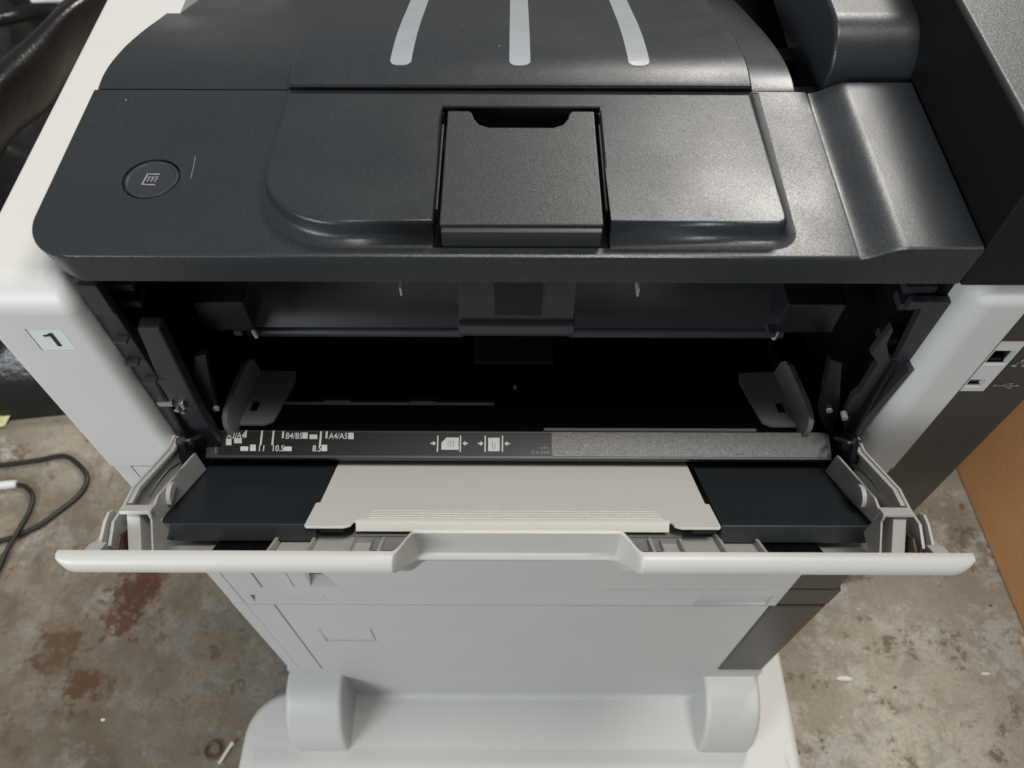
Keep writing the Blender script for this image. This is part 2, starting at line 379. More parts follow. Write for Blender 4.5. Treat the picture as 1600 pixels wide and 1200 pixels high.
# shallow well, its shade painted black, and the flap in it
bm = B(); box(bm, -.0299, .0369, .0048, .0785, .7752, .7762); fw = link('flap_well', bm, 'pitch', PR)
bm = B(); prism(bm, [(-.0298, .0779), (.0366, .0779), (.0366, .0791), (-.0298, .0791)], 'z', .7764, .7860); link('well_shade', bm, 'pitch', fw)  # black strips paint shade onto the back and side walls of the well
for a, b in ((-.0302, -.0297), (.0366, .0371)):
    bm = B(); box(bm, a, b, .0110, .0770, .7764, .7855); link('well_shade', bm, 'pitch', fw)
fz = .7872; fy0, fy1 = .0088, .0742; fx0, fx1 = -.0270, .0336
bm = B()
notch = [(.0248, fy1), (.0236, fy1-.0012), (.0226, fy1-.0050), (.0205, fy1-.0085), (.0165, fy1-.0105), (-.0100, fy1-.0105), (-.0140, fy1-.0085), (-.0161, fy1-.0050), (-.0171, fy1-.0012), (-.0183, fy1)]
prism(bm, [(fx0, fy0), (fx1, fy0), (fx1, fy1)] + notch + [(fx0, fy1)], 'z', fz-.0018, fz, .0005, 2)
fl = link('release_flap', bm, 'flap', PR)
bm = B(); box(bm, fx0+.0005, fx1-.0005, fy0-.0028, fy0-.0001, .7770, fz-.0012, .0005); link('flap_front', bm, 'dark', fl)
bm = B(); prism(bm, [(.0570, .7852), (.0635, .7848), (.0670, .7820), (.0680, .7770), (.057, .777)], 'x', -.0170, .0235); link('finger_scoop', bm, 'flap', fl)
bm = B()
bm.free()
for sx in (-.0291, .0359):
    bm = B(); box(bm, sx-.0004, sx+.0004, .0200, .0700, .777, .7838, .0002); link('flap_rail', bm, 'flap', fl)

# --- paper output bin falling away behind the seam
prof = [(.0960, .7780), (.1005, .7788), (.108, .7795), (.117, .7790), (.127, .7772), (.138, .7748), (.150, .7715), (.165, .7670), (.180, .7620), (.200, .7555), (.225, .7470), (.26, .735), (.31, .718), (.38, .70)]
prof = [(p.x, p.y) for p in spline([(a, b, 0) for a, b in prof], 3)]
def slab(x0, x1, dz, yst, nx=1, edge=.001):
    bm = B(); P = [(max(y, yst), z+dz) for y, z in prof if y >= yst-.004]
    P = [(yst, P[0][1]-.0009), (yst+.0006, P[0][1]-.0001)] + P[1:]
    rings = []
    for x, e in ((x0, edge), (x0+edge, 0), (x1-edge, 0), (x1, edge)):
        rings.append([(x, y, z-e) for y, z in P] + [(x, .38, .69), (x, yst+.012, .765), (x, yst+.012, P[0][1]-.0016), (x, yst+.0004, P[0][1]-.0014)])
    loft(bm, rings); return bm
link('left_bin_cover', slab(-.1845, -.0985, -.0006, .1004), 'lid', PR, 30)
link('right_bin_cover', slab(.1050, .1255, -.0006, .1000), 'lid', PR, 30)
link('output_bin', slab(-.0980, .1045, .0044, .0978), 'lid', PR, 30)
bm = B(); box(bm, -.1835, .1735, .0986, .1120, .7620, .7720); box(bm, -.0970, .1025, .0920, .1120, .7740, .7775); link('seam_gap', bm, 'pitch', PR)
for xc in (-.0500, .0030, .0560):
    bm = B(); pts = [(y, z+.0044) for y, z in prof if y > .1120]; w = .0047
    rings = []
    y0, z0 = pts[0]
    for k in range(5):
        a = math.pi/2*k/5; rings.append((y0-.0040*math.cos(a), z0+.00045, w*math.sin(a)**.6+.0001 if k else .0012))
    rings += [(y, z+.00045, w) for y, z in pts]
    loft(bm, [[(xc-ww, y, z), (xc+ww, y, z), (xc+ww, y, z-.0006), (xc-ww, y, z-.0006)] for y, z, ww in rings])
    link('guide_tape', bm, 'tape', PR)
bm = B(); box(bm, -.0978, .1043, .0974, .0977, .7740, .7812); link('seam_shade', bm, 'pitch', PR)  # black strips over the seam walls stand for shade in the gap
for a, b, y in ((-.1843, -.0986, .0999), (.1051, .1254, .0995)):
    bm = B(); box(bm, a, b, y, y+.0003, .770, .7777); link('seam_shade', bm, 'pitch', PR)
# --- scanner support tower on the right
TZ = .8245
bm = B(); box(bm, .1748, .42, .0012, .55, .7622, TZ-.0032, .0006, 1); tw = link('side_tower', bm, 'black', PR)  # wall set black to paint in its shade
bm = B(); box(bm, .1745, .4203, .0010, .5503, TZ-.0034, TZ, .0015, 3); link('tower_lit_top', bm, 'flap', tw)  # same tower, paler material paints the light on its top
bm = B(); box(bm, .1385, .1760, .1040, .50, .760, .8020)
bevel(bm, vedge(bm, lambda a, b: near(a.y, .104) and near(b.y, .104) and near(a.z, .802) and near(b.z, .802)), .019, 10)
bevel(bm, vedge(bm, lambda a, b: near(a.x, .1385) and near(b.x, .1385) and a.z+b.z > 1.565), .004, 4)
link('bin_shoulder', bm, 'lid', PR)
bm = B(); box(bm, .1258, .1750, .1050, .5, .70, .738); link('bin_wall', bm, 'pitch', PR)

# --- dark chassis round the open bay
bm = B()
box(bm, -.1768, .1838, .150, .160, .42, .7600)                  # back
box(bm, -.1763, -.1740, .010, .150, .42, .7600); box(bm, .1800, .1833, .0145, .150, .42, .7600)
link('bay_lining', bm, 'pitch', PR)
bm = B(); box(bm, -.1765, -.1668, .0065, .011, .62, .7590, .0008); box(bm, -.1765, -.1640, .011, .02, .60, .7200, .0008)
box(bm, -.1740, -.1655, .004, .0068, .7385, .7570, .0006)
link('bay_frame', bm, 'frame', PR)
bm = B(); prism(bm, [(onY(215, 510, .008).x, onY(215, 510, .008).z), (onY(250, 510, .008).x, onY(250, 510, .008).z), (-.1560, .655), (-.1560, .618), (-.1740, .618), (-.1700, .665)], 'y', .006, .013, .0012); link('bay_bracket', bm, 'frame', PR)
bm = B()
for x, z in ((-.1700, .7215), (-.1715, .7050), (-.1690, .6900)): box(bm, x-.003, x+.003, .002, .0060, z-.0008, z+.0008, .0003)
link('bay_catch', bm, 'frame', PR)
# right-hand frame: a slotted upright
bm = B(); prism(bm, [(lambda p: (p.x, p.z))(onY(a, b, .010)) for a, b in [(1425, 470), (1500, 470), (1512, 500), (1420, 690), (1322, 690), (1318, 650), (1335, 610), (1362, 550)]], 'y', .010, .014, .0006); fr = link('bay_frame', bm, 'frame', PR)
cs = []
for pts in ([(1385, 485), (1440, 480), (1400, 560), (1390, 562), (1385, 535), (1395, 515)], [(1330, 582), (1362, 552), (1372, 565), (1345, 610), (1310, 636), (1306, 636)]):
    c = B(); prism(c, [(lambda p: (p.x, p.z))(onY(a, b, .010)) for a, b in pts], 'y', .0, .03); cs.append(c)
cut(fr, cs)
bm = B(); prism(bm, [(.1745, .635), (.1800, .635), (.1840, .70), (.1815, .70)], 'y', .0045, .0098, .0006); link('bay_bracket', bm, 'frame', PR)
for pts in ([(302, 560), (322, 556), (330, 600), (338, 645), (318, 688), (304, 650)], [(1296, 560), (1316, 566), (1312, 650), (1296, 688), (1280, 645), (1288, 600)]):
    bm = B(); prism(bm, [(lambda p: (p.x, p.z))(onY(a, b, .014)) for a, b in pts], 'y', .014, .019, .0008); lv = link('side_lever', bm, 'inner', PR)
    p = onY(pts[3][0], 640, .013); bm = B(); cyl(bm, (p.x, .0125, p.z), (p.x, .0138, p.z), .0016, seg=14); link('lever_pivot', bm, 'guide', lv)
for x0, x1 in ((-.1735, -.1600), (.1655, .1790)):
    for k, z in enumerate((.7420, .7310, .7050)):
        bm = B(); box(bm, x0+.002*k, x1-.001*k, .016, .024, z-.0022, z+.0022, .0006); link('frame_step', bm, 'frame', PR)
# inner cover with a rolled lower edge, left and right, and the centre piece
for x0, x1 in ((-.1365, -.0250), (.0290, .1400)):
    bm = B(); prism(bm, [(.060, .760), (.058, .700), (.055, .684), (.050, .6765), (.0470, .6735), (.0460, .6705), (.0475, .6675), (.053, .6670), (.060, .6690), (.075, .700), (.075, .760)], 'x', x0, x1); ic = link('inner_cover', bm, 'inner', PR, 60)
    bm = B(); tube(bm, [(x0+.0005, .0478, .6715), (x1-.0005, .0478, .6715)], .0030, 16); link('rolled_edge', bm, 'frame', ic)  # bead added in a lighter plastic so the edge shows a highlight
bm = B(); box(bm, -.0250, .0290, .030, .07, .700, .760, .001)
o = link('centre_cover', bm, 'inner', PR)
bm = B(); prism(bm, [(.0275, .7020), (.031, .7030), (.07, .703), (.07, .690), (.030, .691), (.0275, .6960)], 'x', -.0255, .0295, .0008); link('centre_lip', bm, 'frame', PR)
bm = B(); box(bm, -.0080, .0135, .0285, .0302, .709, .740); link('centre_recess', bm, 'black', PR)
bm = B(); box(bm, -.0217, .0236, .056, .075, .6300, .6330, .0008); link('lower_lip', bm, 'black', PR)
for s, x0, x1 in ((1, -.1465, -.1225), (-1, .1255, .1530)):
    bm = B(); g = box(bm, x0, x1, .028, .050, .6965, .7180, .0016)
    link('roller_block', bm, 'inner', PR)
    xp = x1-.004 if s > 0 else x0+.004
    bm = B(); tube(bm, spline([(xp, .034, .697), (xp+.0005*s, .033, .692), (xp+.0015*s, .032, .687)], 4), .0011, 8); link('feed_pin', bm, 'guide', PR)
    bm = B(); box(bm, xp-.007, xp-.003, .028, .034, .6930, .6965, .0005); link('pin_block', bm, 'frame', PR)
for px in (626, 996):
    p = onY(px, 455, .015); bm = B(); box(bm, p.x-.0004, p.x+.0004, .014, .030, p.z-.002, p.z+.003); link('actuator_pin', bm, 'guide', PR)

# --- feed bed
SL = R(18); BP = Vector((0, -.0030, .6280)); BN = Vector((0, math.sin(SL), math.cos(SL)))
BN = Vector((0, -math.sin(-SL), math.cos(SL))); BF = Vector((0, math.cos(SL), -math.sin(SL)))     # BF runs inwards and down
def bed(px, py, h=.0): return onP(px, py, BP+BN*h, BN)
def onbed(x, v, h=0): return Vector((x, 0, 0)) + BP + BF*v + BN*h
def bedbox(bm, x0, x1, v0, v1, h0, h1, bev=0, seg=2):
    g = box(bm, x0, x1, v0, v1, h0, h1)
    for v in g: v.co = onbed(v.co.x, v.co.y, v.co.z)
    if bev: bevel(bm, list({e for v in g for e in v.link_edges}), bev, seg)
bm = B(); bedbox(bm, -.172, .178, .0165, .150, -.012, -.0014); link('feed_bed', bm, 'pitch', PR)
BA = R(14); BC = CAMP + ray(815, 694)*.431; BM = Vector((0, -math.sin(BA), math.cos(BA))); BU = Vector((0, math.cos(BA), math.sin(BA)))
def barp(px, py, h=.0): return onP(px, py, BC+BM*h, BM)
def onbar(x, v, h=0): return Vector((x, BC.y, BC.z)) + BU*v + BM*h
def barbox(bm, x0, x1, v0, v1, h0, h1, bev=0, seg=2):
    g = box(bm, x0, x1, v0, v1, h0, h1)
    for v in g: v.co = onbar(v.co.x, v.co.y, v.co.z)
    if bev: bevel(bm, list({e for v in g for e in v.link_edges}), bev, seg)
# front bar: printed label on the left, sparkling texture on the right
vb = (barp(800, 673)-BC).dot(BU); vf = (barp(800, 717)-BC).dot(BU)
bm = B(); barbox(bm, -.1645, .1720, vf, vb, -.005, -.0003, .0006); bar_o = link('feed_bar', bm, 'dark', PR)
bm = B(); barbox(bm, -.1575, .0213, vf+.0018, vb-.0012, -.0004, .0001); lab = link('size_label', bm, 'label', bar_o)
bm = B(); barbox(bm, .0218, .1690, vf+.0014, vb-.0008, -.0004, .0002); link('textured_strip', bm, 'strip', bar_o)
bm = B(); H = .00022
f = lambda a, b: barp(a, b, H)
for x, y0, y1 in ((385, 674, 685), (410, 674, 697), (428, 674, 697), (443, 675, 686), (502, 675, 697), (511, 675, 686)):
    a, b = barp(x, y0, H), barp(x, y1, H); x_ = (a.x+b.x)/2; w = .0005
    flat_on(bm, [(a.x-w, a.y, a.z), (a.x+w, a.y, a.z), (a.x+w, b.y, b.z), (a.x-w, b.y, b.z)])
for r in ((353.5, 687, 362, 697), (366, 686, 378, 694), (376, 699, 388, 706), (391, 696, 400, 706), (444, 699, 456, 706), (473, 677, 481, 686.5), (484, 680, 496, 687), (503, 696, 511.5, 706), (544.5, 677, 553, 687)):
    rect_px(bm, f, *r)
for x0, x1, xs2 in ((684.5, 720, (690, 717)), (758.5, 785.5, (763, 781))):
    for x in (x0, x1):
        a, b = barp(x, 681, H), barp(x, 706, H); w = .00035; flat_on(bm, [(a.x-w, a.y, a.z), (a.x+w, a.y, a.z), (a.x+w, b.y, b.z), (a.x-w, b.y, b.z)])
    l, r = xs2
    if x0 < 700: flat_on(bm, [f(l+8, 684), f(r, 684), f(r, 703), f(l, 703), f(l, 692)])
    else: rect_px(bm, f, l, 684, r, 705)
    for s, xa in ((1, x0-3), (-1, x1+3)):
        flat_on(bm, [f(xa, 693), f(xa-4.5*s, 689), f(xa-4.5*s, 697)]); rect_px(bm, f, *( (xa-8.5*s, 692, xa-4.5*s, 694.2) if s > 0 else (xa+4.5, 692, xa+8.5, 694.2)))
rt, upv = Vector((1, 0, 0)), BU
for s, x, y, w in (('A3/A4', 354.5, 686.2, 28), ('11', 402, 706.2, 8), ('10.5', 424, 706.2, 17.5), ('B4/B5', 446, 686.6, 26), ('8.5', 488, 706.2, 14), ('A4/A5', 514, 686.6, 29)):
    text_bm(bm, s, f(x, y), rt, upv, .0048, bold=.00004, width=w/2900)
link('size_marks', bm, 'ink', lab, flat=True)['kind'] = 'stuff'
bm = B()
text_bm(bm, '>PP<', f(842, 702), rt, upv, .0022, width=16/2900); text_bm(bm, 'RU6-8368', f(830.5, 709.5), rt, upv, .0028, width=28/2900)
H = .0003
for k in range(3): rect_px(bm, lambda a, b: barp(a, b, H), 700+k*4, 689, 701+k*4, 699)
for k in range(2): rect_px(bm, lambda a, b: barp(a, b, H), 769+k*4, 690+3*k, 770.2+k*4, 702)
rect_px(bm, lambda a, b: barp(a, b, H), 337, 690, 338, 710)
link('small_marks', bm, 'inkdim', lab, flat=True)['kind'] = 'stuff'
# bed openings: pale rails behind dark plates
bm = B(); a = bed(445, 629); b = bed(772, 629); va = (a-BP).dot(BF)
bedbox(bm, a.x, b.x, va-.0009, va+.0009, -.0014, -.0006, .0002)
bedbox(bm, bed(505, 625).x, bed(548, 625).x, va+.0009, va+.0022, -.0014, -.0005, .0003)
bedbox(bm, bed(640, 626).x, bed(680, 626).x, va+.0009, va+.0018, -.0014, -.0005, .0003); link('pale_rail', bm, 'guide', PR)
bm = B(); bedbox(bm, -.135, -.010, va+.0022, va+.026, -.0014, .0000, .0004)
for p0, p1 in ((500, 552), (640, 690)): bedbox(bm, bed(p0, 620).x, bed(p1, 620).x, va+.0018, va+.0045, -.0010, .0016, .0005)
link('lift_plate', bm, 'black', PR)
bm = B(); a = bed(850, 669); b = bed(1182, 669); va = (a-BP).dot(BF); bedbox(bm, a.x, b.x, va-.0010, va+.0006, -.0014, -.0002, .0002); link('pale_rail', bm, 'guide', PR)
p = bed(805, 604); bm = B(); cyl(bm, p-BN*.001, p+BN*.0006, .0011, .0008, 12); link('rivet', bm, 'guide', PR)
# paper width guides
g0 = (bed(800, 667)-BP).dot(BF); g1 = (bed(800, 583)-BP).dot(BF)
for s, xw in ((-1, -.1500), (1, .1565)):
    bm = B(); n = 10
    prof2 = [(a+(g0-.002), h) for a, h in ((-.0050, -.0020), (-.0085, .0030), (-.0096, .0090), (-.0084, .0135), (-.004, .0160), (.006, .0172))] + [(g1-.016, .0175), (g1-.009, .0165), (g1-.004, .012), (g1, .0005), (g0, .0005)]
    P = [(onbed(0, a, h).y, onbed(0, a, h).z) for a, h in prof2]
    # wing leans outwards a little
    r0 = [(xw+s*(.0006+ .004*max(0, 1-i/4)), y, z) for i, (y, z) in enumerate(P)]
    lean = lambda h: s*h*.10
    rings = []
    for t in (0, .0028):
        rings.append([(xw + s*t + lean(h) , *P[i]) for i, (a, h) in enumerate(prof2)])
    loft(bm, rings); es = [e for e in bm.edges if len(e.link_faces) == 2 and e.calc_face_angle(0) > 1]; bevel(bm, es, .0004, 2)
    g = link('paper_guide', bm, 'guide', PR)
    bm = B(); xi = xw - s*.0195
    pts = [(xw, g0), (xi+s*.006, g0), (xi+s*.0015, g0+.003), (xi+s*.0005, g0+.008), (xi-s*.0030, g1-.008), (xi-s*.001, g1-.001), (xw, g1)]
    top = [onbed(x, v, .0016) for x, v in pts]; bot = [onbed(x, v, .0002) for x, v in pts]
    loft(bm, [top, bot]); bevel(bm, [e for e in bm.edges if e.calc_face_angle(0) > 1], .0004, 2); gp = link('guide_plate', bm, 'guide', g)
    bm = B(); bedbox(bm, xw-s*.0048-.0020, xw-s*.0048+.0020, g0+.011, g0+.019, .0014, .00175); link('guide_slot', bm, 'pitch', g)
    bm = B(); bedbox(bm, xw-.0012+s*.001, xw+.0012+s*.001, g1+.0005, g1+.02, .002, .012, .0006); link('guide_tail', bm, 'black', g)
# hinge links, screws and springs either side of the bar
for s, xh in ((-1, -.1690), (1, .1760)):
    bm = B(); prism(bm, [(-.012, .617), (-.009, .637), (.000, .645), (.010, .640), (.010, .600), (-.004, .600)], 'x', xh-.0018, xh+.0018, .0008); hl = link('hinge_link', bm, 'black', PR)
    bm = B(); cyl(bm, (xh-.004, .000, .639), (xh+.004, .000, .639), .0026, seg=16); cyl(bm, (xh-.0022, -.007, .624), (xh+.0022, -.007, .624), .0022, seg=16); link('hinge_pin', bm, 'dark', hl)
    bm = B(); tube(bm, spline([(xh-.002*s, -.002, .646), (xh-.006*s, -.004, .648), (xh-.008*s, .002, .642), (xh-.006*s, .006, .636)], 5), .0010, 8); link('hinge_wire', bm, 'dark', hl)
    bm = B(); prism(bm, [(.002, .640), (.008, .700), (.013, .700), (.013, .640)], 'x', xh-.001, xh+.001, .0004); link('link_arm', bm, 'black', hl)
bm = B(); box(bm, -.1735, -.1662, .004, .008, .6670, .6705, .0004); box(bm, -.1628, -.1608, .004, .007, .6645, .6702, .0004); link('metal_clip', bm, 'steel', PR)
bm = B(); cyl(bm, (-.1665, .0045, .6625), (-.1665, .008, .6625), .0013, seg=12); cyl(bm, (-.1640, .0045, .6605), (-.1640, .008, .6605), .0010, seg=12); link('clip_screw', bm, 'steel', PR)
bm = B(); cyl(bm, (.1685, .006, .6545), (.1685, .010, .6545), .0016, seg=14); link('frame_screw', bm, 'guide', PR)

# --- folding tray: blue-black wings, warm grey middle, sloping up towards the front
TS = R(36.5); TP = Vector((0, .002, .609)); TF = Vector((0, -math.cos(TS), math.sin(TS))); TN = Vector((0, math.sin(TS), math.cos(TS)))
def ontray(x, v, h=0): return Vector((x, 0, 0)) + TP + TF*v + TN*h
def traybox(bm, x0, x1, v0, v1, h0, h1, bev=0, seg=2):
    g = box(bm, x0, x1, v0, v1, h0, h1)
    for v in g: v.co = ontray(v.co.x, v.co.y, v.co.z)
    if bev: bevel(bm, list({e for v in g for e in v.link_edges}), bev, seg)
def tv(px, py): return (onP(px, py, TP, TN)-TP).dot(TF)
VE = tv(800, 820)
for s, xo, xi in ((-1, -.1685, -.0935), (1, .1742, .1000)):
    n = 6; pl = arc(xo-s*.006, VE-.006, .006, 90, 0 if s > 0 else 180, 5)
    pts = [(xi, -.016), (xi, VE)] + pl + [(xo, -.016)]
    top = [ontray(x, v, 0) for x, v in pts]; bot = [ontray(x, v, -.0095) for x, v in pts]
    bm = B(); loft(bm, [top, bot]); bmesh.ops.recalc_face_normals(bm, faces=bm.faces)
    bevel(bm, [e for e in bm.edges if e.calc_face_angle(0) > .9], .0007, 3)
    w = link('tray_wing', bm, 'wing', PR)
    bm = B(); traybox(bm, min(xo, xo-s*.0012), max(xo, xo-s*.0012), .004, VE-.018, .0002, .0012, .0003); link('wing_rib', bm, 'wing', w)
    bm = B(); traybox(bm, min(xi, xi-s*.012), max(xi, xi-s*.012), VE-.020, VE-.006, -.008, -.0015); link('wing_step', bm, 'dark', w)
# middle plate
VM = tv(800, 828); VT = tv(800, 790); hl_ = -.0965; hr = .0965+.0025
XM0, XM1 = -.0955, .0965
pts = [(XM0, -.012), (XM0+.0002, VT), (XM0-.0018, VT+.0006), (XM0-.0022, VM-.0012), (XM0-.0012, VM), (XM0+.0165, VM), (XM0+.0195, VM-.0018), (XM0+.0205, VM-.0052), (XM0+.0235, VM-.0068),
       (XM1-.0235, VM-.0068), (XM1-.0205, VM-.0052), (XM1-.0195, VM-.0018), (XM1-.0165, VM), (XM1+.0012, VM), (XM1+.0022, VM-.0012), (XM1+.0018, VT+.0006), (XM1-.0002, VT)] + [(XM1, -.012)]
bm = B(); top = [ontray(x, v, .0016) for x, v in pts]; bot = [ontray(x, v, 0.0002) for x, v in pts]
loft(bm, [top, bot]); bmesh.ops.recalc_face_normals(bm, faces=bm.faces); bevel(bm, [e for e in bm.edges if e.calc_face_angle(0) > 1], .0004, 2)
mt = link('tray_plate', bm, 'tray', PR)
bm = B()
for k in range(4): traybox(bm, -.0690+k*.0004, .0725-k*.0004, VM-.0088-.0023*k-.0006, VM-.0088-.0023*k+.0004, .0014, .00200, .00018)
link('grip_rib', bm, 'tray', mt)
bm = B()                                     # lip that bends down at the front of the plate
P = [(VM-.0080, .0016), (VM-.0058, .0015), (VM-.0045, .0006), (VM-.0040, -.0010), (VM-.0038, -.0032), (VM-.0048, -.0034), (VM-.0054, -.001), (VM-.0060, .0002), (VM-.0080, .0003)]
loft(bm, [[ontray(x, v, h if abs(h) < 9 else h) for v, h in P] for x in (XM0+.0215, -.05, 0, .05, XM1-.0215)]); link('plate_lip', bm, 'tray', mt)
bm = B(); traybox(bm, -.075, .081, VM-.022, VM-.006, -.012, -.0065, .001); traybox(bm, -.0660, .0710, VM-.012, VM+.0015, -.0150, -.0095, .0012); link('plate_underside', bm, 'guide', mt)

# --- the door itself
def dprof(x):
    nrm = [(.004, .574), (-.069, .639), (-.0868, .6868), (-.0885, .6884), (-.0892, .6903), (-.0885, .6938), (-.0866, .6960), (-.0842, .6967), (-.0822, .6963), (-.0817, .6945), (-.0805, .6830), (-.0665, .6430), (.003, .5785)]
    scp = [(.004, .574), (-.064, .640), (-.0715, .6690), (-.0746, .6692), (-.0757, .6706), (-.0752, .6724), (-.0738, .6738), (-.0728, .6925), (-.0716, .6930), (-.0710, .6905), (-.0705, .676), (-.0600, .6415), (.003, .5785)]
    def s(t): t = max(0, min(1, t)); return t*t*(3-2*t)
    c = .0025
    k = s(((x-c)+.0505)/.0085) * s((.0505-(x-c))/.0085)
    ke = 0
    e = min(x+.1820, .1850-x)
    if e < .0075: ke = 1-math.sqrt(max(0, 1-(1-e/.0075)**2))
    out = []
    for i, (a, b) in enumerate(zip(nrm, scp)):
        y, z = a[0]+(b[0]-a[0])*k, a[1]+(b[1]-a[1])*k
        if i in (2, 3, 4, 5, 6): ty, tz = -.0842, .6962; w = ke*(.95, 1, .95, .75, .45)[i-2]; y += (ty-y)*w; z += (tz-z)*w
        out.append((x, y, z))
    return out
xs = [-.1820+.0075*(1-math.cos(i*math.pi/16)) for i in range(9)]+[-.13, -.09, -.06]+[-.048+.0085*i/12 for i in range(13)]
xs += [-.03, 0, .03]+[.0530-.0085+.0085*i/12 for i in range(13)]+[.07, .10, .14]+[.1850-.0075*(1-math.cos(i*math.pi/16)) for i in range(8, -1, -1)]
bm = B(); loft(bm, [dprof(x) for x in xs]); door = link('feed_door', bm, 'white', PR, 40)
def dpt(x, v, h): # along the door from the hinge, height over its inner skin
    a, b = Vector((x, .003, .5785)), Vector((x, -.0665, .6430)); d = (b-a).normalized(); n = Vector((0, d.z, -d.y)); n = n if n.z > 0 else -n
    return a+d*v+n*h
for px in (372, 440, 512, 566, 1052, 1108, 1180, 1248):
    x = (px-800)/FPX*.328; s = -1 if px < 800 else 1
    bm = B(); pts = [(.02, -.001), (.092, -.001), (.1245, .0125), (.122, .0160), (.110, .0080), (.02, .006)]
    loft(bm, [[dpt(x-t, v, h) for v, h in pts] for t in (-.0007, .0007)]); link('door_rib', bm, 'white', door)
def dbox(x0, x1, v0, v1, h0, h1, m, name):
    bm = B(); loft(bm, [[dpt(x, v, h) for v, h in ((v0, h0), (v1, h0), (v1, h1), (v0, h1))] for x in (x0, x1)]); bevel(bm, list(bm.edges), .0006, 2); link(name, bm, m, door)
for x0, x1 in ((-.1123, -.0660), (.0700, .1176)): dbox(x0+.001, x1, .03, .0935, -.001, .0040, 'white', 'door_boss')
for x0, x1 in ((-.1420, -.1130), (-.0660, -.0475), (.0530, .0700), (.1185, .1480)): dbox(x0, x1, .03, .0945, -.001, .0035, 'pitch', 'trough_shade')  # black sheets stand in for the deep shade of the trough
# tray side walls and latches, mirrored left and right
for s, o in ((-1, 0), (1, .0045)):
    X = lambda a: s*a + o
    bm = B(); pts = [(.004, .640), (-.006, .6430), (-.0384, .6655), (-.0500, .6690), (-.0600, .6740), (-.0700, .6710), (-.0700, .6660), (-.010, .612), (.004, .604)]
    prism(bm, pts, 'x', min(X(.1745), X(.1760)), max(X(.1745), X(.1760)), .0004); 
    prism(bm, [(.004, .6385), (-.006, .6415), (-.0384, .6645), (-.0480, .6675), (-.0480, .6655), (-.0384, .6622), (-.004, .6385)], 'x', min(X(.1725), X(.1746)), max(X(.1725), X(.1746)))
    a = link('tray_arm', bm, 'white', PR)
    bm = B(); pts = [(-.002, .6315), (-.0060, .6345), (-.0400, .6590), (-.0480, .6600), (-.0480, .6500), (-.002, .613)]
    prism(bm, pts, 'x', min(X(.1655), X(.1668)), max(X(.1655), X(.1668)), .0004)
    prism(bm, [(-.002, .618), (-.045, .652), (-.050, .650), (-.002, .610)], 'x', min(X(.1668), X(.1745)), max(X(.1668), X(.1745)))
    link('inner_rail', bm, 'white', a)
    bm = B()                                                     # latch post with its square tab
    y0, z0 = -.0545, .6745
    prism(bm, [(-.0525, .6745), (-.0560, .6750), (-.0712, .6625), (-.0712, .654), (-.0550, .654)], 'x', min(X(.1640), X(.1700)), max(X(.1640), X(.1700)), .0006)
    prism(bm, [(-.0525, .6755), (-.0570, .6785), (-.0580, .6770), (-.0535, .6740)], 'x', min(X(.1580), X(.1715)), max(X(.1580), X(.1715)), .0003)
    prism(bm, [(-.0540, .6740), (-.0700, .6610), (-.0700, .652), (-.054, .652)], 'x', min(X(.1595), X(.1605)), max(X(.1595), X(.1605)), .0003)
    link('latch_post', bm, 'white', a)
    bm = B()                                                     # slotted outer ear
    cyo = [(-.0535, .6725), (-.0560, .6755), (-.0610, .6765), (-.0750, .6745), (-.0750, .660), (-.0550, .655)]
    prism(bm, cyo, 'x', min(X(.1768), X(.1782)), max(X(.1768), X(.1782)), .0004)
    e = link('outer_ear', bm, 'white', a)
    bm = B(); prism(bm, [(-.0600, .6660), (-.0655, .6715), (-.0740, .6700), (-.0740, .655), (-.0600, .655)], 'x', min(X(.1712), X(.1724)), max(X(.1712), X(.1724)), .0003); link('pivot_bracket', bm, 'rust', a)
    bm = B(); bm.free(); bm = B(); prism(bm, [(-.0590, .6650), (-.0620, .6695), (-.0757, .6800), (-.0800, .6800), (-.0800, .665), (-.060, .658)], 'x', min(X(.1782), X(.1796)), max(X(.1782), X(.1796)), .0003)
    prism(bm, [(-.0720, .6800), (-.0735, .6815), (-.0812, .6870), (-.0812, .685)], 'x', min(X(.1716), X(.1782)), max(X(.1716), X(.1782)), .0002)
    link('corner_gusset', bm, 'white', a)
    bm = B(); c0 = Vector((X(.1660), -.030, .6440))
    loft(bm, [[(x, c0.y+.0060*math.cos(R(t))-.004, c0.z+.0060*math.sin(R(t))+.004) for t in range(10, 171, 20)] for x in (X(.1630), X(.1652))]); link('tray_cam', bm, 'white', a)
    bm = B(); tube(bm, spline([(X(.1640), -.018, .6500), (X(.1655), -.026, .6565), (X(.1668), -.036, .6610), (X(.1680), -.043, .6625)], 5), .0006, 8); link('cam_wire', bm, 'steel', a)
# --- the main cassette under the tray
bm = B(); box(bm, XL, -.2090, .0012, .42, ZB+.0012, ZS-.0008)
bevel(bm, vedge(bm, lambda a, b: near(a.x, XL) and near(b.x, XL) and a.y < .4), .0035, 3); link('flank_strip', bm, 'grey', PR)
bm = B(); box(bm, -.2090, -.1700, .0060, .40, ZB, ZS-.001); box(bm, -.1760, XR, .0060, .40, ZB, .570); link('cassette_gap', bm, 'gap_shade', PR)
bm = B(); box(bm, -.2073, -.1856, 0, .40, .4200, ZS-.0015, .0005); link('front_trim', bm, 'grey', PR)
bm = B(); box(bm, XR-.0240, XR-.0006, 0, .12, .5752, ZS-.0008, .0005); link('front_trim', bm, 'grey', PR)
bm = B(); box(bm, -.1844, XR-.0006, 0, .40, .4200, .5748, .0005); tr = link('front_cover', bm, 'grey', PR)
c = B(); prism(c, [(-.1612, .4225), (-.1604, .4225), (-.1604, .47), (-.1612, .47)], 'y', -.01, .004)
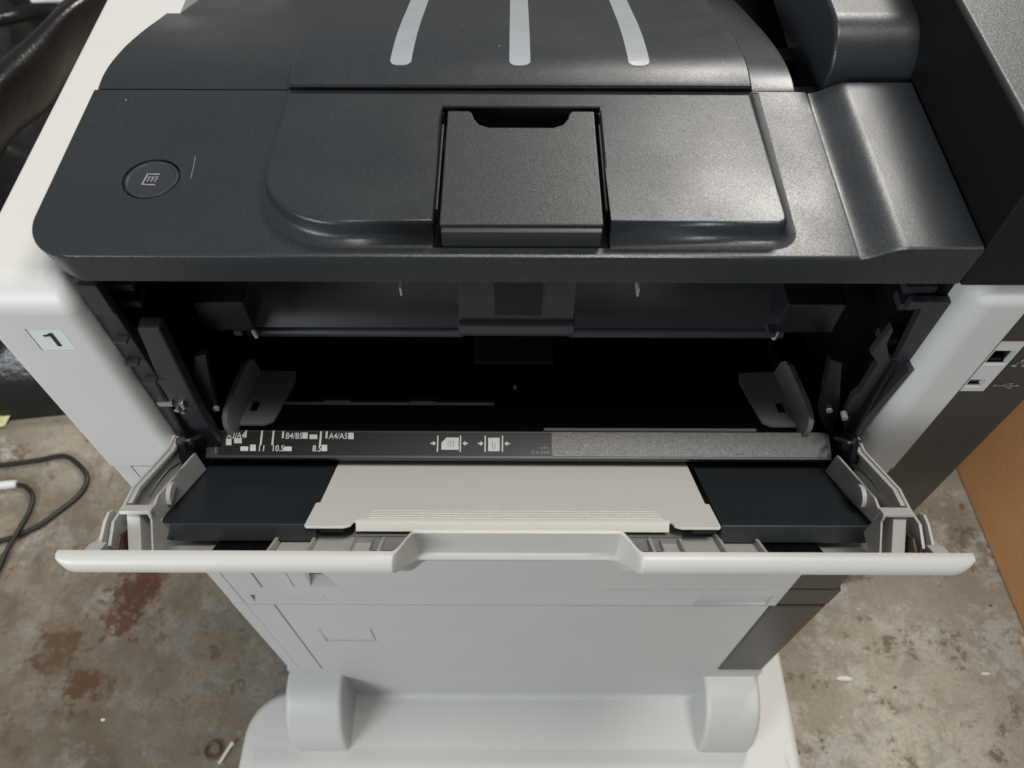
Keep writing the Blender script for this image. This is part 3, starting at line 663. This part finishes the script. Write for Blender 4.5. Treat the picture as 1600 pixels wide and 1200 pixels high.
def XZ(a, b): p = onY(a, b, 0); return (p.x, p.z)
c2 = B(); loft(c2, [[(x, -.001, z) for x, z in ((-.1485, .4225), (-.1255, .4225), (-.1400, .470), (-.1485, .470))], [(x, .016, z) for x, z in ((-.1485, .450), (-.1470, .450), (-.1470, .470), (-.1485, .470))]])
cut(tr, [c, c2])
bm = B(); box(bm, -.2073, XR-.0006, 0, .40, ZB+.0006, .4192, .0005); cs = link('paper_cassette', bm, 'grey', PR)
c = B(); loft(c, [[(-.199, -.001, .3865), (-.138, -.001, .3865), (-.138, -.001, .4050), (-.199, -.001, .4050)], [(-.199, .0045, .4040), (-.150, .0045, .4040), (-.150, .0045, .4050), (-.199, .0045, .4050)]])
c2 = B(); loft(c2, [[(.1400, -.001, .3846), (.1990, -.001, .3846), (.1990, -.001, .4060), (.1450, -.001, .4060)], [(.1410, .0022, .3846), (.1990, .0022, .3846), (.1990, .0022, .4060), (.1460, .0022, .4060)]])
cut(cs, [c, c2])

# ================================================================== the feeder below
ZF = .185
FD = thing('paper_feeder', 'grey paper feeder with a plain drawer, standing under the printer on the stand', 'paper feeder', (0, .15, ZF))
bm = B(); box(bm, -.2076, .2020, .0010, .03, ZB-.0012, ZB+.0004); link('drawer_seam_shade', bm, 'gap_shade', FD)  # black strip behind the seam, painting in its shade
bm = B(); box(bm, XL-.001, -.2092, .0015, .42, ZF, ZB-.0010)
bevel(bm, vedge(bm, lambda a, b: near(a.x, XL-.001) and near(b.x, XL-.001) and a.y < .4), .0035, 3); link('flank_strip', bm, 'grey', FD)
bm = B(); box(bm, -.2100, .2030, .0055, .41, ZF+.0005, ZB-.0016); link('drawer_gap', bm, 'gap_shade', FD)
bm = B(); box(bm, -.2076, -.1862, 0, .03, ZF+.0008, ZB-.0010, .0004); link('front_trim', bm, 'grey', FD)
bm = B(); box(bm, -.1850, .2020, 0, .05, ZF+.0008, ZB-.0010, .0004); dr = link('drawer_front', bm, 'grey', FD)
z0, z1 = onY(500, 1003, 0).z, onY(500, 983, 0).z
c = B(); box(c, -.1642, -.1188, -.001, .0045, z0, z1); cut(dr, [c])
bm = B(); box(bm, -.1624, -.1203, .0009, .0048, z0+.0008, z1-.0002, .0003); link('label_window', bm, 'grey', dr)
bm = B(); box(bm, .2034, .2485, .0010, .42, ZF, ZB-.0014, .003, 3); link('side_panel', bm, 'brown', FD)

# ================================================================== the stand
ST = thing('printer_stand', 'pale grey moulded stand with wide rounded feet on the concrete floor', 'printer stand', (0, .1, 0))
ZG = .085
bm = B(); P = [(.38, ZF-.0010), (.0035, ZF-.0010), (.0010, ZF-.0040), (.0010, .100), (.0000, .0930), (-.0035, .0875), (-.0100, .0850), (-.050, .0835), (-.060, .0825), (-.0670, .0790), (-.0720, .0720), (-.0740, .062), (-.075, .012), (.38, .012)]
bm.free(); bm = B(); P = [(.38, ZF-.0010), (.0035, ZF-.0010), (.0010, ZF-.0040), (.0006, .096), (.0002, .0905), (-.0010, .0872), (-.0035, .0855), (-.0070, .0847), (.38, .0840)]
loft(bm, [[(x, y, z) for y, z in P] for x in (-.2222, 0, .2500)]); link('stand_riser', bm, 'grey', ST, 50)
def inset(pl, d):
    n = len(pl); out = []
    for i in range(n):
        a, b, c = Vector(pl[i-1]), Vector(pl[i]), Vector(pl[(i+1) % n]); e, f_ = (b-a).normalized(), (c-b).normalized()
        n1, n2 = Vector((-e.y, e.x)), Vector((-f_.y, f_.x)); m = (n1+n2).normalized(); out.append(b+m*d/max(.5, m.dot(n1)))
    return out
pl = arc(-.2370, -.1150, .050, 180, 270, 8) + arc(.2560, -.1150, .050, 270, 360, 8) + [(.3030, .0590), (-.2225, .0590), (-.2225, .0042)] + arc(-.2360, -.0445, .0487, 90, 180, 12)
bm = B(); loft(bm, [[(v.x, v.y, z) for v in inset(pl, d)] for d, z in ((0, .012), (0, .0765), (.0008, .0800), (.0028, .0830), (.006, .0846), (.0085, .0850))]); link('stand_base', bm, 'grey', ST, 50)
bm = B(); prism(bm, [(-.050, .0846), (-.056, .0851), (-.061, .0855), (-.066, .0864), (-.071, .0868), (-.140, .0868), (-.146, .0846)], 'x', -.2700, .2880); link('front_ledge', bm, 'grey', ST, 50)
bm = B(); box(bm, .2505, .3020, .0605, .24, .012, .0850, .002); link('foot_rear', bm, 'grey', ST)
for x0, x1 in ((-.2270, -.1690), (.1960, .2510)):
    n = 14; P = [(.0030, .078)] + [(-.058*math.sin(math.pi/2*(1-i/n))**.8, .078+.084*math.sin(math.pi/2*i/n)**.9) for i in range(n+1)] + [(.0030, .162)]
    bm = B(); rings = []
    for dx, ins in ((0, .0060), (.0004, .0040), (.0014, .0020), (.0030, .0008), (.0060, 0)):
        rings.append((x0+dx, ins))
    rings += [(x0+x1-x, i_) for x, i_ in rings[::-1]]
    def shr(y, z, d): v = Vector((y-.003, z-.078)); l = v.length; v = v*max(0, (l-d)/l) if l > .01 else v; return (.003+v.x, .078+v.y)
    loft(bm, [[(x, *shr(y, z, d)) for y, z in P] for x, d in rings]); link('foot_bracket', bm, 'grey', ST, 60)

# ================================================================== things on the floor
# cardboard box
bx = thing('cardboard_box', 'large brown cardboard box standing on the floor to the right of the printer', 'box', (.95, .35, 0))
a, b = onZ(1500, 745, 0), onZ(1603, 990, 0)
d = (b-a).normalized(); nrm = Vector((-d.y, d.x, 0)); nrm = nrm if nrm.x > 0 else -nrm
p0, p1 = b + d*.03, a - d*.42
def boxpt(u, w, z): return p0 + (p1-p0)*u + nrm*w + Vector((0, 0, z))
hh = .52
bm = B(); loft(bm, [[boxpt(0, 0, z), boxpt(1, 0, z), boxpt(1, .45, z), boxpt(0, .45, z)] for z in (.001, hh)]); bevel(bm, list(bm.edges), .003, 2); link('carton', bm, 'card', bx)
for w0, w1 in ((0.002, .222), (.228, .448)):
    bm = B(); loft(bm, [[boxpt(.003, w0, z), boxpt(.997, w0, z), boxpt(.997, w1, z), boxpt(.003, w1, z)] for z in (hh+.001, hh+.005)]); link('box_flap', bm, 'card', bx)

# cable and its white plug
cp = [(-60, 735), (0, 730), (60, 722), (100, 715), (125, 730), (137, 750), (125, 775), (95, 800), (60, 825), (20, 843), (-20, 855), (-60, 880)]
bm = B(); tube(bm, spline([onZ(a, b, .0045) for a, b in cp], 6), .0035, 8)
tag(link('power_cable', bm, 'cable'), 'black cable lying in a wide loop on the concrete, left of the printer', 'cable')
cb = thing('plug_cable', 'thinner black cable with a white plug at its end, bending down at the left edge', 'cable', onZ(40, 800, 0))
bm = B(); cp = [(24, 759), (42, 764), (52, 780), (45, 805), (28, 835), (12, 862), (0, 890), (-20, 930)]
tube(bm, spline([onZ(a, b, .0055 if i < 4 or i > 5 else .0125) for i, (a, b) in enumerate(cp)], 6), .0032, 8); link('cord', bm, 'cable', cb)
bm = B(); tube(bm, [onZ(a, b, .0065) for a, b in ((-20, 764), (-2, 762), (10, 760.5), (25, 759), (27, 758.8))], [.0058, .0058, .0060, .0056, .0040], 12); link('plug', bm, 'ink', cb)

# black vinyl bag
bag = thing('vinyl_bag', 'big crumpled black vinyl bag slumped on the floor behind the left side', 'bag', (-1.0, .95, 0))
bm = B(); nx, ny = 90, 110; X0, X1, Y0, Y1 = -1.55, -.60, .40, 1.75; g = []
for j in range(ny+1):
    row = []
    for i in range(nx+1):
        u, v = i/nx, j/ny; x, y = X0+(X1-X0)*u, Y0+(Y1-Y0)*v
        edge = min(1, min(u, 1-u)*5, min(v, 1-v)*7); edge = edge**.45
        w = Vector((x*2.2, y*2.2, .3)); wob = noise.noise(w*1.5)
        ridge = 1-abs(math.sin((x*.75+y*1.0)*5.0+wob*3.0)); ridge2 = 1-abs(noise.noise(w*3.1))*2
        z = edge*(.20 + .10*noise.noise(w) + .10*ridge**1.6 + .035*ridge2) 
        k = .03*noise.noise(Vector((x*3, y*3, 7)))
        row.append(bm.verts.new((x+k, y+k*1.3, max(.001, z))))
    g.append(row)
for j in range(ny):
    for i in range(nx): bm.faces.new((g[j][i], g[j][i+1], g[j+1][i+1], g[j+1][i]))
bm.verts.ensure_lookup_table(); rim = [e for e in bm.edges if e.is_boundary]
r = bmesh.ops.extrude_edge_only(bm, edges=rim)
for v in r['geom']:
    if isinstance(v, bmesh.types.BMVert): v.co.z = .0
link('bag_body', bm, 'leather', bag, 80)
bm = B(); hp = [onZ(-130, 330, .33), onZ(-50, 250, .38), onZ(10, 175, .41), onZ(70, 105, .42), onZ(125, 55, .42), onZ(175, 20, .40), onZ(235, -60, .33)]
tube(bm, spline(hp, 8), [(.064+.004*math.sin(i*.3), .026+.003*math.sin(i*.4)) for i in range(6*8+1)], 22)
for v in bm.verts: v.co += Vector((0, 0, 1))*.016*noise.noise(v.co*8) + Vector((1, 0, 0))*.010*noise.noise(v.co*13)
link('bag_roll', bm, 'leather', bag, 80)
bm = B(); hp = [onZ(-120, 90, .36), onZ(-40, 45, .40), onZ(30, 25, .41), onZ(90, 20, .42), onZ(150, 45, .40)]
tube(bm, spline(hp, 8), [(.010, .006)]*(4*8+1), 12); link('piping', bm, 'leather', bag, 80)
bm = B(); p = onZ(76, 0, .42); tube(bm, [p+Vector((-.022, 0, 0)), p+Vector((-.018, 0, 0)), p+Vector((.020, .001, 0)), p+Vector((.024, .001, 0))], [(.004, .008), (.006, .010), (.006, .010), (.003, .008)], 12); link('buckle', bm, 'ink', bag)

# yellow paper
bm = B(); pts = [(-30, 600), (0, 625), (16, 628), (31, 621), (20, 645), (8, 668), (-10, 672), (-40, 660)]
vs = [bm.verts.new(onZ(a, b, .004+.012*((i*37) % 5)/5)) for i, (a, b) in enumerate(pts)]; c = bm.verts.new(onZ(0, 645, .012))
for i in range(len(vs)): bm.faces.new((vs[i], vs[(i+1) % len(vs)], c))
r = bmesh.ops.extrude_face_region(bm, geom=list(bm.faces))
for v in r['geom']:
    if isinstance(v, bmesh.types.BMVert): v.co.z += .0006
tag(link('paper_scrap', bm, 'yellow', flat=True), 'crumpled pale yellow paper scrap on the floor below the black bag', 'paper')
# wood chip, stick, washer
bm = B(); prism(bm, [(0, 0), (.010, -.004), (.020, -.036), (.014, -.052), (.004, -.030)], 'z', .001, .009, .001)
p = onZ(1592, 995, 0)
for v in bm.verts: v.co += Vector((p.x, p.y, 0))
tag(link('wood_chip', bm, 'wood'), 'small pale splinter of wood on the floor by the cardboard box', 'wood chip')
bm = B(); tube(bm, [onZ(a, b, .004) for a, b in ((344, 1195), (352, 1183), (360, 1170), (366, 1162))], [.0016, .0019, .0018, .0026], 8)
tag(link('pink_stick', bm, 'crumb'), 'short pale pink stick lying on the floor beside a rusty ring', 'stick')
p = onZ(334, 1174, .003)
bm = B(); ring_pts = [p+Vector((.0085*math.cos(t*math.pi/10), .0085*math.sin(t*math.pi/10), .0)) for t in range(21)]; tube(bm, ring_pts, .0019, 8)
tag(link('metal_ring', bm, 'rust'), 'small rusty metal ring on the stained floor left of the stand', 'ring')
bits = [('crumb', 163, 1127, .0035, 'tiny white crumb on the brown stained floor at the lower left'), ('crumb', 1320, 1059, .007, 'white sliver lying on the floor right of the stand'),
        ('dcrumb', 1400, 1072, .0032, 'dark round pellet on the floor, middle of the right side'), ('dcrumb', 1249, 1175, .003, 'dark speck by the corner of the stand foot'),
        ('dcrumb', 1549, 944, .003, 'reddish dark speck on the floor near the box'), ('crumb', 1342, 950, .0025, 'tiny bright chip on the floor beside the dark side panel'),
        ('crumb', 1542, 1050, .004, 'thin pale flake standing out on the far right floor'), ('dcrumb', 1286, 1155, .002, 'very small dark grain between the pellet and the stand foot')]
for m, px, py, r, lb in bits:
    p = onZ(px, py, 0); bm = B(); bmesh.ops.create_icosphere(bm, subdivisions=1, radius=r)
    r *= .75; st = 2.2 if r > .0028 else 1.2
    for v in bm.verts:
        q = v.co*.75; q = Vector((q.x*st*(1+.3*noise.noise(q*900)), q.y*.7, abs(q.z)*.6 if q.z > 0 else 0)); v.co = q + Vector((p.x, p.y, .0002))
    tag(link('floor_crumb', bm, m, ang=60), lb, 'crumb', 'crumbs on the floor')
